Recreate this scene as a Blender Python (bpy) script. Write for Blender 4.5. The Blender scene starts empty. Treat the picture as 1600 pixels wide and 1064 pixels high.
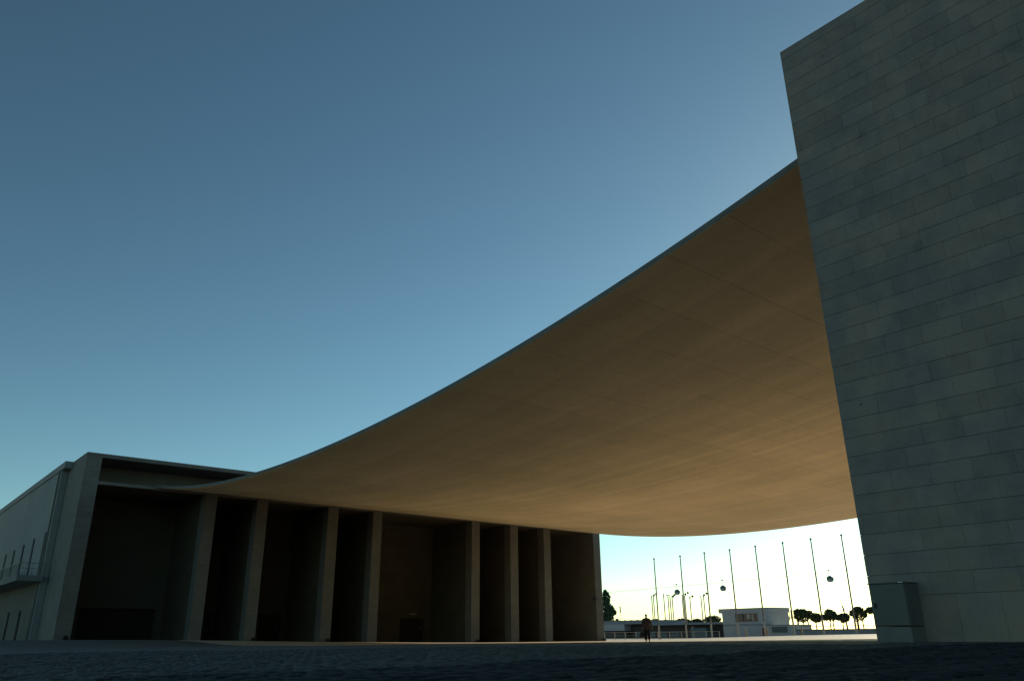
import bpy, bmesh, math, random
from mathutils import Vector, Matrix, noise
random.seed(7)
C = bpy.context.scene.collection
R = math.radians

# ------------------------------------------------------------------ camera
yaw, pitch, roll = R(39.997), R(20.802), R(-0.649)
F = Vector((math.sin(yaw)*math.cos(pitch), math.cos(yaw)*math.cos(pitch), math.sin(pitch)))
Rt = Vector((math.cos(yaw), -math.sin(yaw), 0)); Up = Rt.cross(F)
c_, s_ = math.cos(roll), math.sin(roll)
Rt, Up = Rt*c_ + Up*s_, Up*c_ - Rt*s_
cam = bpy.data.cameras.new('camera'); co = bpy.data.objects.new('camera', cam); C.objects.link(co)
co.matrix_world = Matrix(((Rt.x, Up.x, -F.x, 0), (Rt.y, Up.y, -F.y, 0), (Rt.z, Up.z, -F.z, .2211), (0, 0, 0, 1)))
cam.sensor_width = 36; cam.lens = 1208.48/1600*36; cam.clip_start = .05; cam.clip_end = 8000
bpy.context.scene.camera = co

# ------------------------------------------------------------------ world, sun, exposure
SUN_EL, SUN_TH = 17.0, 13.0          # elevation; direction measured from +X (along the porticoes) towards +Y
w = bpy.data.worlds.new('World'); bpy.context.scene.world = w; w.use_nodes = True
nt = w.node_tree; bg = nt.nodes['Background']
sky = nt.nodes.new('ShaderNodeTexSky'); sky.sky_type = 'NISHITA'; sky.sun_disc = False
sky.sun_elevation = R(SUN_EL); sky.sun_rotation = R(90-SUN_TH)
sky.air_density = .85; sky.dust_density = .25; sky.ozone_density = 3.0; sky.altitude = 0
gm = nt.nodes.new('ShaderNodeGamma'); gm.inputs[1].default_value = 1.24; nt.links.new(sky.outputs[0], gm.inputs[0])
wbm = nt.nodes.new('ShaderNodeMix'); wbm.data_type = 'RGBA'; wbm.blend_type = 'MULTIPLY'; wbm.inputs[0].default_value = 1   # the camera's white balance and contrast
wbm.inputs[7].default_value = (.84, .94, .67, 1); nt.links.new(gm.outputs[0], wbm.inputs[6])
hs = nt.nodes.new('ShaderNodeHueSaturation'); hs.inputs['Saturation'].default_value = .96; nt.links.new(wbm.outputs[2], hs.inputs['Color'])
nt.links.new(hs.outputs[0], bg.inputs[0]); bg.inputs[1].default_value = .074
sl = bpy.data.lights.new('sun', 'SUN'); so = bpy.data.objects.new('sun', sl); C.objects.link(so)
sl.energy = 5.0; sl.angle = R(.53); sl.color = (1, .86, .64)
sd = Vector((math.cos(R(SUN_EL))*math.cos(R(SUN_TH)), math.cos(R(SUN_EL))*math.sin(R(SUN_TH)), math.sin(R(SUN_EL))))
so.rotation_euler = sd.to_track_quat('Z', 'Y').to_euler(); so.location = (120, 20, 60)
S = bpy.context.scene
S.render.engine = 'CYCLES'
S.view_settings.view_transform = 'Standard'; S.view_settings.look = 'None'
S.view_settings.gamma = 1; S.view_settings.use_curve_mapping = False
S.view_settings.exposure = 0.42
S.cycles.max_bounces = 10; S.cycles.diffuse_bounces = 6
try:
    S.cycles.use_denoising = True; S.cycles.denoiser = 'OPENIMAGEDENOISE'
except Exception: pass

# ------------------------------------------------------------------ helpers
class MB:
    def __init__(s): s.v = []; s.f = []
    def poly(s, pts):
        n = len(s.v); s.v += [tuple(p) for p in pts]; s.f.append(tuple(range(n, n+len(pts)))); return s
    def box(s, x0, x1, y0, y1, z0, z1):
        n = len(s.v)
        s.v += [(x, y, z) for z in (z0, z1) for y in (y0, y1) for x in (x0, x1)]
        s.f += [tuple(n+i for i in q) for q in ((0,2,3,1),(4,5,7,6),(0,1,5,4),(2,6,7,3),(0,4,6,2),(1,3,7,5))]
        return s
    def prism(s, pts, z0, z1):                     # counter-clockwise footprint
        n = len(s.v); k = len(pts)
        s.v += [(x, y, z0) for x, y in pts] + [(x, y, z1) for x, y in pts]
        s.f += [tuple(n+i for i in reversed(range(k))), tuple(n+k+i for i in range(k))]
        s.f += [(n+i, n+(i+1) % k, n+k+(i+1) % k, n+k+i) for i in range(k)]
        return s
    def tube(s, pts, rad, n=8, caps=True):
        pts = [Vector(p) for p in pts]
        if not isinstance(rad, (list, tuple)): rad = [rad]*len(pts)
        base = len(s.v)
        for i, p in enumerate(pts):
            t = (pts[min(i+1, len(pts)-1)]-pts[max(i-1, 0)]).normalized()
            a = Vector((0, 0, 1)) if abs(t.z) < .9 else Vector((1, 0, 0))
            u = t.cross(a).normalized(); v = t.cross(u)
            for k in range(n):
                q = 2*math.pi*k/n
                s.v.append(tuple(p + (u*math.cos(q)+v*math.sin(q))*rad[i]))
        for i in range(len(pts)-1):
            for k in range(n):
                a = base+i*n+k; b = base+i*n+(k+1) % n
                s.f.append((a, b, b+n, a+n))
        if caps:
            s.f.append(tuple(base+k for k in reversed(range(n))))
            s.f.append(tuple(base+(len(pts)-1)*n+k for k in range(n)))
        return s
    def lathe(s, cx, cy, prof, n=16, sx=1, sy=1):    # prof: (radius, z)
        base = len(s.v)
        for r, z in prof:
            for k in range(n):
                q = 2*math.pi*k/n; s.v.append((cx+r*sx*math.cos(q), cy+r*sy*math.sin(q), z))
        for i in range(len(prof)-1):
            for k in range(n):
                a = base+i*n+k; b = base+i*n+(k+1) % n; s.f.append((a, b, b+n, a+n))
        s.f.append(tuple(base+k for k in reversed(range(n)))); s.f.append(tuple(base+(len(prof)-1)*n+k for k in range(n)))
        return s
    def mesh(s, name, m, smooth=False):
        me = bpy.data.meshes.new(name); me.from_pydata(s.v, [], s.f); me.validate(); me.update()
        bm = bmesh.new(); bm.from_mesh(me); bmesh.ops.recalc_face_normals(bm, faces=bm.faces); bm.to_mesh(me); bm.free()
        if m: me.materials.append(m)
        if smooth:
            for p in me.polygons: p.use_smooth = True
        return me
    def build(s, name, m, parent=None, loc=None, smooth=False, bevel=0):
        o = bpy.data.objects.new(name, s.mesh(name, m, smooth)); C.objects.link(o)
        if parent: o.parent = parent
        if loc: o.location = loc
        if bevel:
            b = o.modifiers.new('b', 'BEVEL'); b.width = bevel; b.segments = 2; b.limit_method = 'ANGLE'
        return o
def tag(o, label=None, cat=None, group=None, kind=None):
    for k, v in (('label', label), ('category', cat), ('group', group), ('kind', kind)):
        if v: o[k] = v
    return o
def empty(name, loc, label, cat, group=None, rz=0):
    o = bpy.data.objects.new(name, None); C.objects.link(o); o.location = loc; o.rotation_euler = (0, 0, rz)
    o.empty_display_size = .3
    return tag(o, label, cat, group)
def copy_tree(o, parent=None):
    c = o.copy(); C.objects.link(c); c.parent = parent
    for ch in o.children: copy_tree(ch, c)
    return c

def mat(name, col, rough=.8, var=.15, scale=3.0, stretch=(1,1,1), fine=40.0, bump=.02, rnd=0.0, stain=0.0, island=False, metal=0.0, spec=.3, tint=None, bumpdist=.02):
    """procedural surface: large blotches, fine grain, per-piece variation and streaky stains"""
    m = bpy.data.materials.new(name); m.use_nodes = True; t = m.node_tree; N = t.nodes; L = t.links
    b = N['Principled BSDF']; b.inputs['Roughness'].default_value = rough; b.inputs['Metallic'].default_value = metal
    b.inputs['Specular IOR Level'].default_value = spec
    tc = N.new('ShaderNodeTexCoord'); mp = N.new('ShaderNodeMapping'); mp.inputs['Scale'].default_value = stretch
    geo = N.new('ShaderNodeNewGeometry'); L.new(geo.outputs['Position'], mp.inputs['Vector'])
    n1 = N.new('ShaderNodeTexNoise'); n1.inputs['Scale'].default_value = scale; n1.inputs['Detail'].default_value = 8; n1.inputs['Roughness'].default_value = .62
    n2 = N.new('ShaderNodeTexNoise'); n2.inputs['Scale'].default_value = fine; n2.inputs['Detail'].default_value = 4
    L.new(mp.outputs[0], n1.inputs['Vector']); L.new(mp.outputs[0], n2.inputs['Vector'])
    def math_(op, a, bb, cc=None):
        q = N.new('ShaderNodeMath'); q.operation = op
        for i, x in enumerate((a, bb, cc)):
            if x is None: continue
            if isinstance(x, (int, float)): q.inputs[i].default_value = x
            else: L.new(x, q.inputs[i])
        return q.outputs[0]
    v = math_('MULTIPLY_ADD', math_('SUBTRACT', n1.outputs['Fac'], .5), var*3.2, 1.0)
    v = math_('MULTIPLY_ADD', math_('SUBTRACT', n2.outputs['Fac'], .5), var*1.2, v)
    if rnd:
        oi = N.new('ShaderNodeObjectInfo'); r = oi.outputs['Random']
        if island: r = math_('FRACT', math_('ADD', r, geo.outputs['Random Per Island']), 0)
        v = math_('MULTIPLY_ADD', math_('SUBTRACT', r, .5), rnd*2, v)
    if stain:
        ms = N.new('ShaderNodeTexNoise'); ms.inputs['Scale'].default_value = 1.3; ms.inputs['Detail'].default_value = 9; ms.inputs['Roughness'].default_value = .7
        L.new(geo.outputs['Position'], ms.inputs['Vector'])
        rp = N.new('ShaderNodeMapRange'); rp.inputs[1].default_value = .56; rp.inputs[2].default_value = .74; L.new(ms.outputs['Fac'], rp.inputs[0])
        v = math_('MULTIPLY', v, math_('MULTIPLY_ADD', rp.outputs[0], -stain, 1.0))
    mx = N.new('ShaderNodeMix'); mx.data_type = 'RGBA'; mx.blend_type = 'MULTIPLY'; mx.inputs[0].default_value = 1
    base = N.new('ShaderNodeMix'); base.data_type = 'RGBA'
    base.inputs[6].default_value = (*col, 1); base.inputs[7].default_value = (*(tint or tuple(x*.9 for x in col)), 1)
    n3 = N.new('ShaderNodeTexNoise'); n3.inputs['Scale'].default_value = scale*.37; n3.inputs['Detail'].default_value = 3
    L.new(mp.outputs[0], n3.inputs['Vector'])
    rr = N.new('ShaderNodeMapRange'); rr.inputs[1].default_value = .4; rr.inputs[2].default_value = .6; L.new(n3.outputs['Fac'], rr.inputs[0]); L.new(rr.outputs[0], base.inputs[0])
    cb = N.new('ShaderNodeCombineColor'); [L.new(v, cb.inputs[i]) for i in range(3)]
    L.new(base.outputs[2], mx.inputs[6]); L.new(cb.outputs[0], mx.inputs[7]); L.new(mx.outputs[2], b.inputs['Base Color'])
    if bump:
        bp = N.new('ShaderNodeBump'); bp.inputs['Strength'].default_value = bump*10; bp.inputs['Distance'].default_value = bumpdist
        L.new(math_('ADD', n2.outputs['Fac'], n1.outputs['Fac']), bp.inputs['Height']); L.new(bp.outputs[0], b.inputs['Normal'])
    return m
def boards(m, along, width, strength=.05, dark=.06):
    """fine board joints of the formwork, thin relief lines"""
    t = m.node_tree; N = t.nodes; L = t.links; b = N['Principled BSDF']
    geo = N.new('ShaderNodeNewGeometry'); sp = N.new('ShaderNodeSeparateXYZ'); L.new(geo.outputs['Position'], sp.inputs[0])
    q = N.new('ShaderNodeMath'); q.operation = 'DIVIDE'; L.new(sp.outputs['X' if along == 'Y' else 'Y'], q.inputs[0]); q.inputs[1].default_value = width
    fl = N.new('ShaderNodeMath'); fl.operation = 'FLOOR'; L.new(q.outputs[0], fl.inputs[0])
    wn = N.new('ShaderNodeTexWhiteNoise'); wn.noise_dimensions = '1D'; L.new(fl.outputs[0], wn.inputs['W'])
    mr = N.new('ShaderNodeMapRange'); mr.inputs[3].default_value = 1-dark; mr.inputs[4].default_value = 1+dark; L.new(wn.outputs[0], mr.inputs[0])
    old = b.inputs['Base Color'].links[0].from_socket
    mx = N.new('ShaderNodeMix'); mx.data_type = 'RGBA'; mx.blend_type = 'MULTIPLY'; mx.inputs[0].default_value = 1
    cb = N.new('ShaderNodeCombineColor'); [L.new(mr.outputs[0], cb.inputs[i]) for i in range(3)]
    L.new(old, mx.inputs[6]); L.new(cb.outputs[0], mx.inputs[7]); L.new(mx.outputs[2], b.inputs['Base Color'])
    return m
def courses(m, h=.425, wd=.8, mortar=.012, axis='XZ'):
    """stone courses too far away to be pieces: joints as fine relief"""
    t = m.node_tree; N = t.nodes; L = t.links; b = N['Principled BSDF']
    geo = N.new('ShaderNodeNewGeometry'); sp = N.new('ShaderNodeSeparateXYZ'); L.new(geo.outputs['Position'], sp.inputs[0])
    ad = N.new('ShaderNodeMath'); ad.operation = 'ADD'; L.new(sp.outputs['X'], ad.inputs[0]); L.new(sp.outputs['Y'], ad.inputs[1])
    cb = N.new('ShaderNodeCombineXYZ'); L.new(ad.outputs[0], cb.inputs[0]); L.new(sp.outputs['Z'], cb.inputs[1])
    br = N.new('ShaderNodeTexBrick'); L.new(cb.outputs[0], br.inputs['Vector']); br.inputs['Scale'].default_value = 1
    br.inputs['Brick Width'].default_value = wd; br.inputs['Row Height'].default_value = h; br.inputs['Mortar Size'].default_value = mortar
    br.inputs['Color1'].default_value = (1.05, 1.05, 1.05, 1); br.inputs['Color2'].default_value = (.94, .94, .94, 1); br.inputs['Mortar'].default_value = (.72, .72, .72, 1)
    old = b.inputs['Base Color'].links[0].from_socket
    mx = N.new('ShaderNodeMix'); mx.data_type = 'RGBA'; mx.blend_type = 'MULTIPLY'; mx.inputs[0].default_value = 1
    L.new(old, mx.inputs[6]); L.new(br.outputs['Color'], mx.inputs[7]); L.new(mx.outputs[2], b.inputs['Base Color'])
    return m

M = {}
M['panel'] = mat('limestone_panel', (.26, .208, .175), .75, .19, 2.6, fine=22, bump=.02, rnd=.08, stain=.42, island=True, tint=(.21, .18, .17))
def warm_patches(m, col, z0=.1, z1=2.0):
    # yellow brown tint in noise-shaped patches, stronger low on the stone
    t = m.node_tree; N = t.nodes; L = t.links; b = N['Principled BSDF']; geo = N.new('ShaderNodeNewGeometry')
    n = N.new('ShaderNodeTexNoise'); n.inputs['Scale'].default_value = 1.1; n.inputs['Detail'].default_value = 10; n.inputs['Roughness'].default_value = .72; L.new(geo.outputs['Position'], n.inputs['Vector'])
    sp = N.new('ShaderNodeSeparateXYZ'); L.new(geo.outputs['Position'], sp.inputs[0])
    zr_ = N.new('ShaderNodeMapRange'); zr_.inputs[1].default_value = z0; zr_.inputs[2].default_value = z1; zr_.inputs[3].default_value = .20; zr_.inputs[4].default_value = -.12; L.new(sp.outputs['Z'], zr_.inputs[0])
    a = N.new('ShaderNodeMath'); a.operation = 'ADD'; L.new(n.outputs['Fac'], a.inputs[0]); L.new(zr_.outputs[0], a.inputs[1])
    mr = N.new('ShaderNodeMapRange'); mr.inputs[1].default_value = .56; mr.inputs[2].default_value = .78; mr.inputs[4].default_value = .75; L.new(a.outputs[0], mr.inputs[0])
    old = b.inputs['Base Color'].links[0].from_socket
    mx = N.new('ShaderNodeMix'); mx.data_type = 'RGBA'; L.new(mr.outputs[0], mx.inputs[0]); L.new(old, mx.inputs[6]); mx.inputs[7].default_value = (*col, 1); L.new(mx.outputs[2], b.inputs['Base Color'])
warm_patches(M['panel'], (.31, .235, .15))
M['joint'] = mat('joint_core_stone', (.13, .125, .12), .9, .1, 5)  # dark stone of the core behind the panel joints and the rear block
M['stone'] = courses(mat('limestone_portico', (.165, .158, .145), .8, .1, .9, fine=12, bump=.02, stain=.15))
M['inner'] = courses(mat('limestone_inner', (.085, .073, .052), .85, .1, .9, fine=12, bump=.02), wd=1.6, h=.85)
M['soffit'] = boards(mat('canopy_concrete', (.69, .565, .38), .72, .15, .28, stretch=(1.1, .6, 1), fine=9, bump=.01, rnd=.03, stain=.2, tint=(.60, .51, .33)), 'Y', .62, dark=.06)  # stain and soft blotches here also paint in bands of reflected light
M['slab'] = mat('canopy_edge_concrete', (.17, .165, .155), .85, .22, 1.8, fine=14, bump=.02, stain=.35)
M['render'] = mat('white_render', (.25, .26, .26), .85, .05, .5, fine=20, bump=.005, stain=.08)
M['basewall'] = mat('grey_brown_base_render', (.13, .12, .105), .85, .1, .7, fine=20, bump=.01, stain=.2)
M['balcony'] = mat('balcony_concrete', (.2, .2, .19), .85, .1, 1, bump=.01)
M['glass'] = mat('dark_glass', (.02, .025, .03), .08, .05, 1, bump=0, spec=.6)
M['frame'] = mat('dark_metal_frame', (.05, .05, .052), .5, .08, 3, bump=0, metal=.4)
M['door'] = mat('dark_brown_door', (.03, .022, .016), .9, .15, 1.5, stretch=(4, 4, .6), bump=.005)
M['rail'] = mat('painted_rail_metal', (.16, .165, .16), .5, .06, 3, bump=0, metal=.3)
M['pole'] = mat('pole_paint', (.2, .19, .17), .7, .08, 2, bump=0, spec=.1)
M['polebase'] = mat('pole_base_paint', (.42, .40, .36), .5, .06, 2, bump=0)
M['cabinet'] = mat('cabinet_grey_green', (.135, .128, .112), .6, .07, 4, fine=60, bump=.003, stain=.2)
M['cabinetbase'] = mat('cabinet_concrete_base', (.17, .165, .15), .85, .14, 5, fine=50, bump=.02, stain=.3)
M['black'] = mat('black_plastic', (.015, .015, .016), .4, .1, 8, bump=0)
M['white'] = mat('white_sticker', (.78, .78, .75), .5, .02, 8, bump=0)
M['kiosk'] = mat('pale_kiosk_render', (.42, .46, .49), .8, .05, 1, bump=.003, stain=.1)
M['roofband'] = mat('blue_grey_fascia', (.24, .29, .33), .6, .06, 1, bump=0)
M['darkwall'] = mat('dark_recess_wall', (.07, .075, .075), .8, .15, 1, bump=.003)
M['rust'] = mat('rusty_coping', (.16, .075, .05), .8, .2, 2, bump=.01)
M['teal'] = mat('blue_green_cladding', (.10, .17, .19), .45, .1, 1, bump=0)
M['leaf'] = mat('pine_foliage', (.045, .075, .035), .7, .25, 2, bump=0, rnd=.1, island=True, tint=(.06, .07, .03))
M['leaf2'] = mat('poplar_foliage', (.05, .10, .06), .7, .25, 2, bump=0, rnd=.1, island=True)
M['bark'] = mat('bark', (.10, .075, .055), .9, .2, 6, fine=20, bump=.03)
M['cabin'] = mat('gondola_shell', (.42, .43, .42), .35, .05, 2, bump=0, metal=.2)
M['cabglass'] = mat('tinted_cabin_glass', (.10, .11, .11), .2, .05, 1, bump=0, spec=.6)
M['steel'] = mat('galvanised_steel', (.3, .3, .3), .5, .1, 3, bump=0, metal=.6)
M['jacket'] = mat('dark_brown_jacket', (.07, .042, .04), .85, .2, 8, bump=.01)
M['trousers'] = mat('black_trousers', (.012, .012, .014), .85, .15, 8, bump=.01)
M['skin'] = mat('skin', (.32, .17, .11), .6, .06, 12, bump=0)
M['hair'] = mat('dark_hair', (.03, .018, .012), .7, .2, 30, bump=.01)
M['bagm'] = mat('black_leather', (.01, .01, .011), .45, .1, 12, bump=.01)

# ------------------------------------------------------------------ ground
CP = [(0,0,0,3),(10,4,0,3),(16.8,8,0,3),(5,5,0,3),(16.8,5.6,0,3),(41.5,36,-.345,9),(52,46,-.42,4),(33,29,-.22,3),(14.5,73,.27,2),(25.5,73,.02,1),(30.5,73,-.13,1),(38,73,-.34,1),
      (43,73,-.41,1),(56,73,-.6,1),(62,73,-.64,1),(76,73,-.65,2),(100,83.6,-.71,2),(99,69,-.52,2),(99,60.7,-.27,2),(99.4,51.9,-.08,2),(106,85,-.73,2),
      (106,98,-.76,2),(116,71,-.35,1),(116,58,-.2,1),(30,8,0,1),(60,8,0,1),(79,8,0,1),(-20,-20,0,1),(40,-20,0,1),(-20,70,.25,1),(110,10,0,1),(0,110,.3,1),(20,30,-.08,1),(125,100,-.7,1),(70,40,-.3,1)]
def gz(x, y):
    x = min(max(x, -30), 130); y = min(max(y, -30), 120)
    sw = sz = 0.0
    for a, b, z, k in CP:
        d2 = (x-a)**2+(y-b)**2
        q = k*(math.exp(-d2/(2*81)) + 1e-3/(1+d2/400)**2); sw += q; sz += q*z
    return sz/sw
def axis(vals): return sorted(set(round(v, 3) for v in vals))
def frange(a, b, s):
    r = []
    while a < b: r.append(a); a += s
    return r
gx = axis([-3000, -1000, -300, -100, -50] + frange(-30, 0, 5) + frange(0, 24, 1.0) + frange(24, 132, 3) + [135, 150, 175])
gy = axis([-3000, -1000, -300, -100, -50] + frange(-30, 0, 5) + frange(0, 24, 1.0) + frange(24, 123, 3) + [140, 200, 400, 1000, 3000])
ROADY = 5.2
def ground_mat(name, col, tint, rough, spec, wx=.11, bump=1.0, var=.14):
    m = mat(name, col, rough, var, 1.4, fine=25, bump=0, tint=tint, spec=spec)
    t = m.node_tree; N = t.nodes; L = t.links; b = N['Principled BSDF']
    geo = N.new('ShaderNodeNewGeometry'); vo = N.new('ShaderNodeTexVoronoi'); vo.feature = 'DISTANCE_TO_EDGE'; vo.inputs['Scale'].default_value = 1/wx; vo.inputs['Randomness'].default_value = .45
    L.new(geo.outputs['Position'], vo.inputs['Vector'])
    mr = N.new('ShaderNodeMapRange'); mr.inputs[2].default_value = .12; L.new(vo.outputs['Distance'], mr.inputs[0])
    n = N.new('ShaderNodeTexNoise'); n.inputs['Scale'].default_value = 1.1; n.inputs['Detail'].default_value = 5; L.new(geo.outputs['Position'], n.inputs['Vector'])
    ad = N.new('ShaderNodeMath'); ad.operation = 'MULTIPLY_ADD'; L.new(n.outputs['Fac'], ad.inputs[0]); ad.inputs[1].default_value = 2.0; L.new(mr.outputs[0], ad.inputs[2])
    bp = N.new('ShaderNodeBump'); bp.inputs['Strength'].default_value = bump; bp.inputs['Distance'].default_value = .012
    L.new(ad.outputs[0], bp.inputs['Height']); L.new(bp.outputs[0], b.inputs['Normal'])
    old = b.inputs['Base Color'].links[0].from_socket
    m2 = N.new('ShaderNodeMapRange'); m2.inputs[2].default_value = .08; m2.inputs[3].default_value = .45; L.new(vo.outputs['Distance'], m2.inputs[0])
    mx = N.new('ShaderNodeMix'); mx.data_type = 'RGBA'; mx.blend_type = 'MULTIPLY'; mx.inputs[0].default_value = 1
    cb = N.new('ShaderNodeCombineColor'); [L.new(m2.outputs[0], cb.inputs[i]) for i in range(3)]
    L.new(old, mx.inputs[6]); L.new(cb.outputs[0], mx.inputs[7]); L.new(mx.outputs[2], b.inputs['Base Color'])
    return m
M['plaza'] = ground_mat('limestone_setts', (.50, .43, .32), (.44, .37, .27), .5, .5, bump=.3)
M['pave'] = ground_mat('worn_grey_setts', (.13, .125, .11), (.11, .105, .09), .75, .2)
M['plaza_joint'] = mat('sand_joints', (.14, .12, .095), .9, .2, 8, bump=.01)
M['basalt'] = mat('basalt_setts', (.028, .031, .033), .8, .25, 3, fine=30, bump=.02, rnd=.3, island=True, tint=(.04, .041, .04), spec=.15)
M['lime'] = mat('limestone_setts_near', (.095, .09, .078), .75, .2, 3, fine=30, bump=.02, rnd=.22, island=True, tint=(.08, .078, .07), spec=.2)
M['asphalt'] = mat('dark_bedding', (.035, .037, .038), .9, .2, 3, fine=60, bump=.02)

def sheet(xs, ys, dz):
    b = MB(); W = len(ys)
    for x in xs:
        for y in ys: b.v.append((x, y, gz(x, y)+dz))
    for i in range(len(xs)-1):
        for j in range(len(ys)-1):
            k = i*W+j; b.f.append((k, k+W, k+W+1, k+1))
    return b
tag(sheet(gx, gy, 0).build('plaza_ground', M['plaza'], smooth=True), kind='structure')
rx = axis([-300, -100, -50] + frange(-30, 0, 5) + frange(0, 16, 1.0) + [16])
ry = axis([-300, -100, -50] + frange(-30, 0, 5) + frange(0, 5, 1.0) + [ROADY])
tag(sheet(rx, ry, .004).build('road', M['asphalt'], smooth=True), kind='structure')
px_ = axis([-300, -100, -50] + frange(-30, 0, 5) + frange(0, 18, 1.0) + [18.2]); py_ = axis([ROADY]+frange(6, 24, 1.0)+frange(24, 73, 3)+[73.0])
tag(sheet([x for x in px_], py_, .004).build('pavement', M['pave'], smooth=True), kind='structure')
water = mat('river_water', (.05, .07, .08), .12, .1, .2, bump=.05, fine=1.5, spec=.5)
b = MB().poly([(175, -3000, -2.6), (6000, -3000, -2.6), (6000, 5000, -2.6), (175, 5000, -2.6)]); tag(b.build('river_water', water), kind='structure')
b = MB().box(174.5, 175.3, -3000, 3000, -3.2, -.62); tag(b.build('quay_wall', M['stone']), 'long low stone quay wall at the edge of the river behind the trees', 'wall')

# setts round the camera: real stones, joined (nobody could count them)
def setts(name, m, inside, label):
    v, f = [], []
    p = .118
    for i in range(-60, 160):
        for j in range(-60, 160):
            x = (i + (.5 if j % 2 else 0))*p + random.uniform(-.016, .016); y = j*p + .03*math.sin(x*2.3+j)+ random.uniform(-.012, .012)
            if not inside(x, y): continue
            hx = .054+random.uniform(-.005, .003); hy = .054+random.uniform(-.005, .003)
            z = gz(x, y); t = z+.016+random.uniform(-.008, .009)+.018*noise.noise(Vector((x*.7, y*.7, 3))); n = len(v); r = random.uniform(-.12, .12); cr, sr = math.cos(r), math.sin(r)
            for hh, zz in ((1.0, z-.01), (.97, t-.009), (.72, t)):
                for a, c in ((-1,-1),(1,-1),(1,1),(-1,1)):
                    px, py = a*hx*hh, c*hy*hh
                    v.append((x+px*cr-py*sr, y+px*sr+py*cr, zz+(random.uniform(-.002, .002) if hh < .9 else 0)))
            f += [(n+8, n+9, n+10, n+11)]
            for L0 in (0, 4):
                for k in range(4): f.append((n+L0+k, n+L0+(k+1) % 4, n+L0+4+(k+1) % 4, n+L0+4+k))
    me = bpy.data.meshes.new(name); me.from_pydata(v, [], f); me.update(); me.materials.append(m)
    o = bpy.data.objects.new(name, me); C.objects.link(o); return tag(o, label, 'paving', kind='stuff')
def wob(x): return ROADY + .10*math.sin(x*1.7) + .06*math.sin(x*4.1+1)
def near(x, y):
    d = math.hypot(x, y)
    if d < 2.6 or d > 15.5: return False
    a = math.degrees(math.atan2(x, y)) - 40
    return abs(a) < 41 and x < 16.6
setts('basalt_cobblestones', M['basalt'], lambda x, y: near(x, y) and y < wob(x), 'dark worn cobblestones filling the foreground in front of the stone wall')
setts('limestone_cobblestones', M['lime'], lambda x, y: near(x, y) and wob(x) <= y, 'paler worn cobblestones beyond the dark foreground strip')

# ------------------------------------------------------------------ porticoes
def wall_grid(b, o, ud, vd, u0, u1, v0, v1, holes, depth_dir):
    """a wall face in the plane o + u*ud + v*vd, with rectangular openings and their reveals"""
    us = axis([u0, u1] + [h[0] for h in holes] + [h[1] for h in holes]); vs = axis([v0, v1] + [h[2] for h in holes] + [h[3] for h in holes])
    P = lambda u, v, d=0: tuple(o + ud*u + vd*v + depth_dir*d)
    for i in range(len(us)-1):
        for j in range(len(vs)-1):
            uc, vc = (us[i]+us[i+1])/2, (vs[j]+vs[j+1])/2
            if any(h[0] < uc < h[1] and h[2] < vc < h[3] for h in holes): continue
            b.poly([P(us[i], vs[j]), P(us[i+1], vs[j]), P(us[i+1], vs[j+1]), P(us[i], vs[j+1])])
    for h in holes:
        a0, a1, c0, c1 = h[:4]; d = h[4] if len(h) > 4 else .25
        for q in (((a0,c0),(a1,c0)),((a1,c0),(a1,c1)),((a1,c1),(a0,c1)),((a0,c1),(a0,c0))):
            (p, r), (s, t) = q; b.poly([P(p, r), P(s, t), P(s, t, d), P(p, r, d)])
    return b
COLS = [(24.33,25.41),(29.27,30.34),(36.75,37.9),(41.96,43.05),(55.0,56.15),(60.77,61.95),(66.15,67.27)]
ZL, ZU, ZR, H = 12.59, 12.85, 14.86, 15.2
def portico(root, b0, s, a0, near_parts=True):
    """portico whose open front stands at y=b0; s=+1 when it runs back towards +y"""
    def bx(n, m, x0, x1, d0, d1, z0, z1):
        y0, y1 = sorted((b0+s*d0, b0+s*d1)); return MB().box(x0, x1, y0, y1, z0, z1).build(n, m, root)
    D = 8.0
    if near_parts: bx('end_wall', M['stone'], a0, 15.15, 0, D+.2, -1.2, H)
    bx('end_wall', M['stone'], 74.89, 76.11, 0, D+.2, -1.2, H)
    xs = 15.15 if near_parts else a0+1.2
    for c in COLS:
        bx('column', M['stone'], c[0], c[1], 0, 1.15, -1.2, ZL)
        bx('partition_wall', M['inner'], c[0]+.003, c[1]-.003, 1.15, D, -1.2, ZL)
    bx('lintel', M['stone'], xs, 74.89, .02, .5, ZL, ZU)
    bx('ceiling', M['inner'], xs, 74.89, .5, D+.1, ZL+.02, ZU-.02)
    bx('upstand_wall', M['stone'], xs, 74.89, 4.2, 4.6, ZU-.02, ZR)
    bx('roof', M['stone'], xs, 74.89, 0, D+.8, ZR, H)
    return D
left = empty('portico', (14.5, 77, 0), 'long dark stone portico with tall bays standing left of the canopy', 'building')
Minv = Matrix.Translation((-14.5, -77, 0))
D = portico(left, 73.15, 1, 13.94)
GATE, DOORS = (17.1, 23.65, -1.2, 2.86), [(28.5, 29.27-.15, -1.2, 2.52), (33.85, 36.27, -1.2, 2.5), (50.74, 54.0, -1.2, 2.16)]
bw = MB(); wall_grid(bw, Vector((0, 81.15, 0)), Vector((1,0,0)), Vector((0,0,1)), 15.15, 74.89, -1.2, ZL+.1, [GATE+(.45,)]+[d+(.35,) for d in DOORS], Vector((0,1,0)))
bw.build('back_wall', M['inner'], left)
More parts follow.
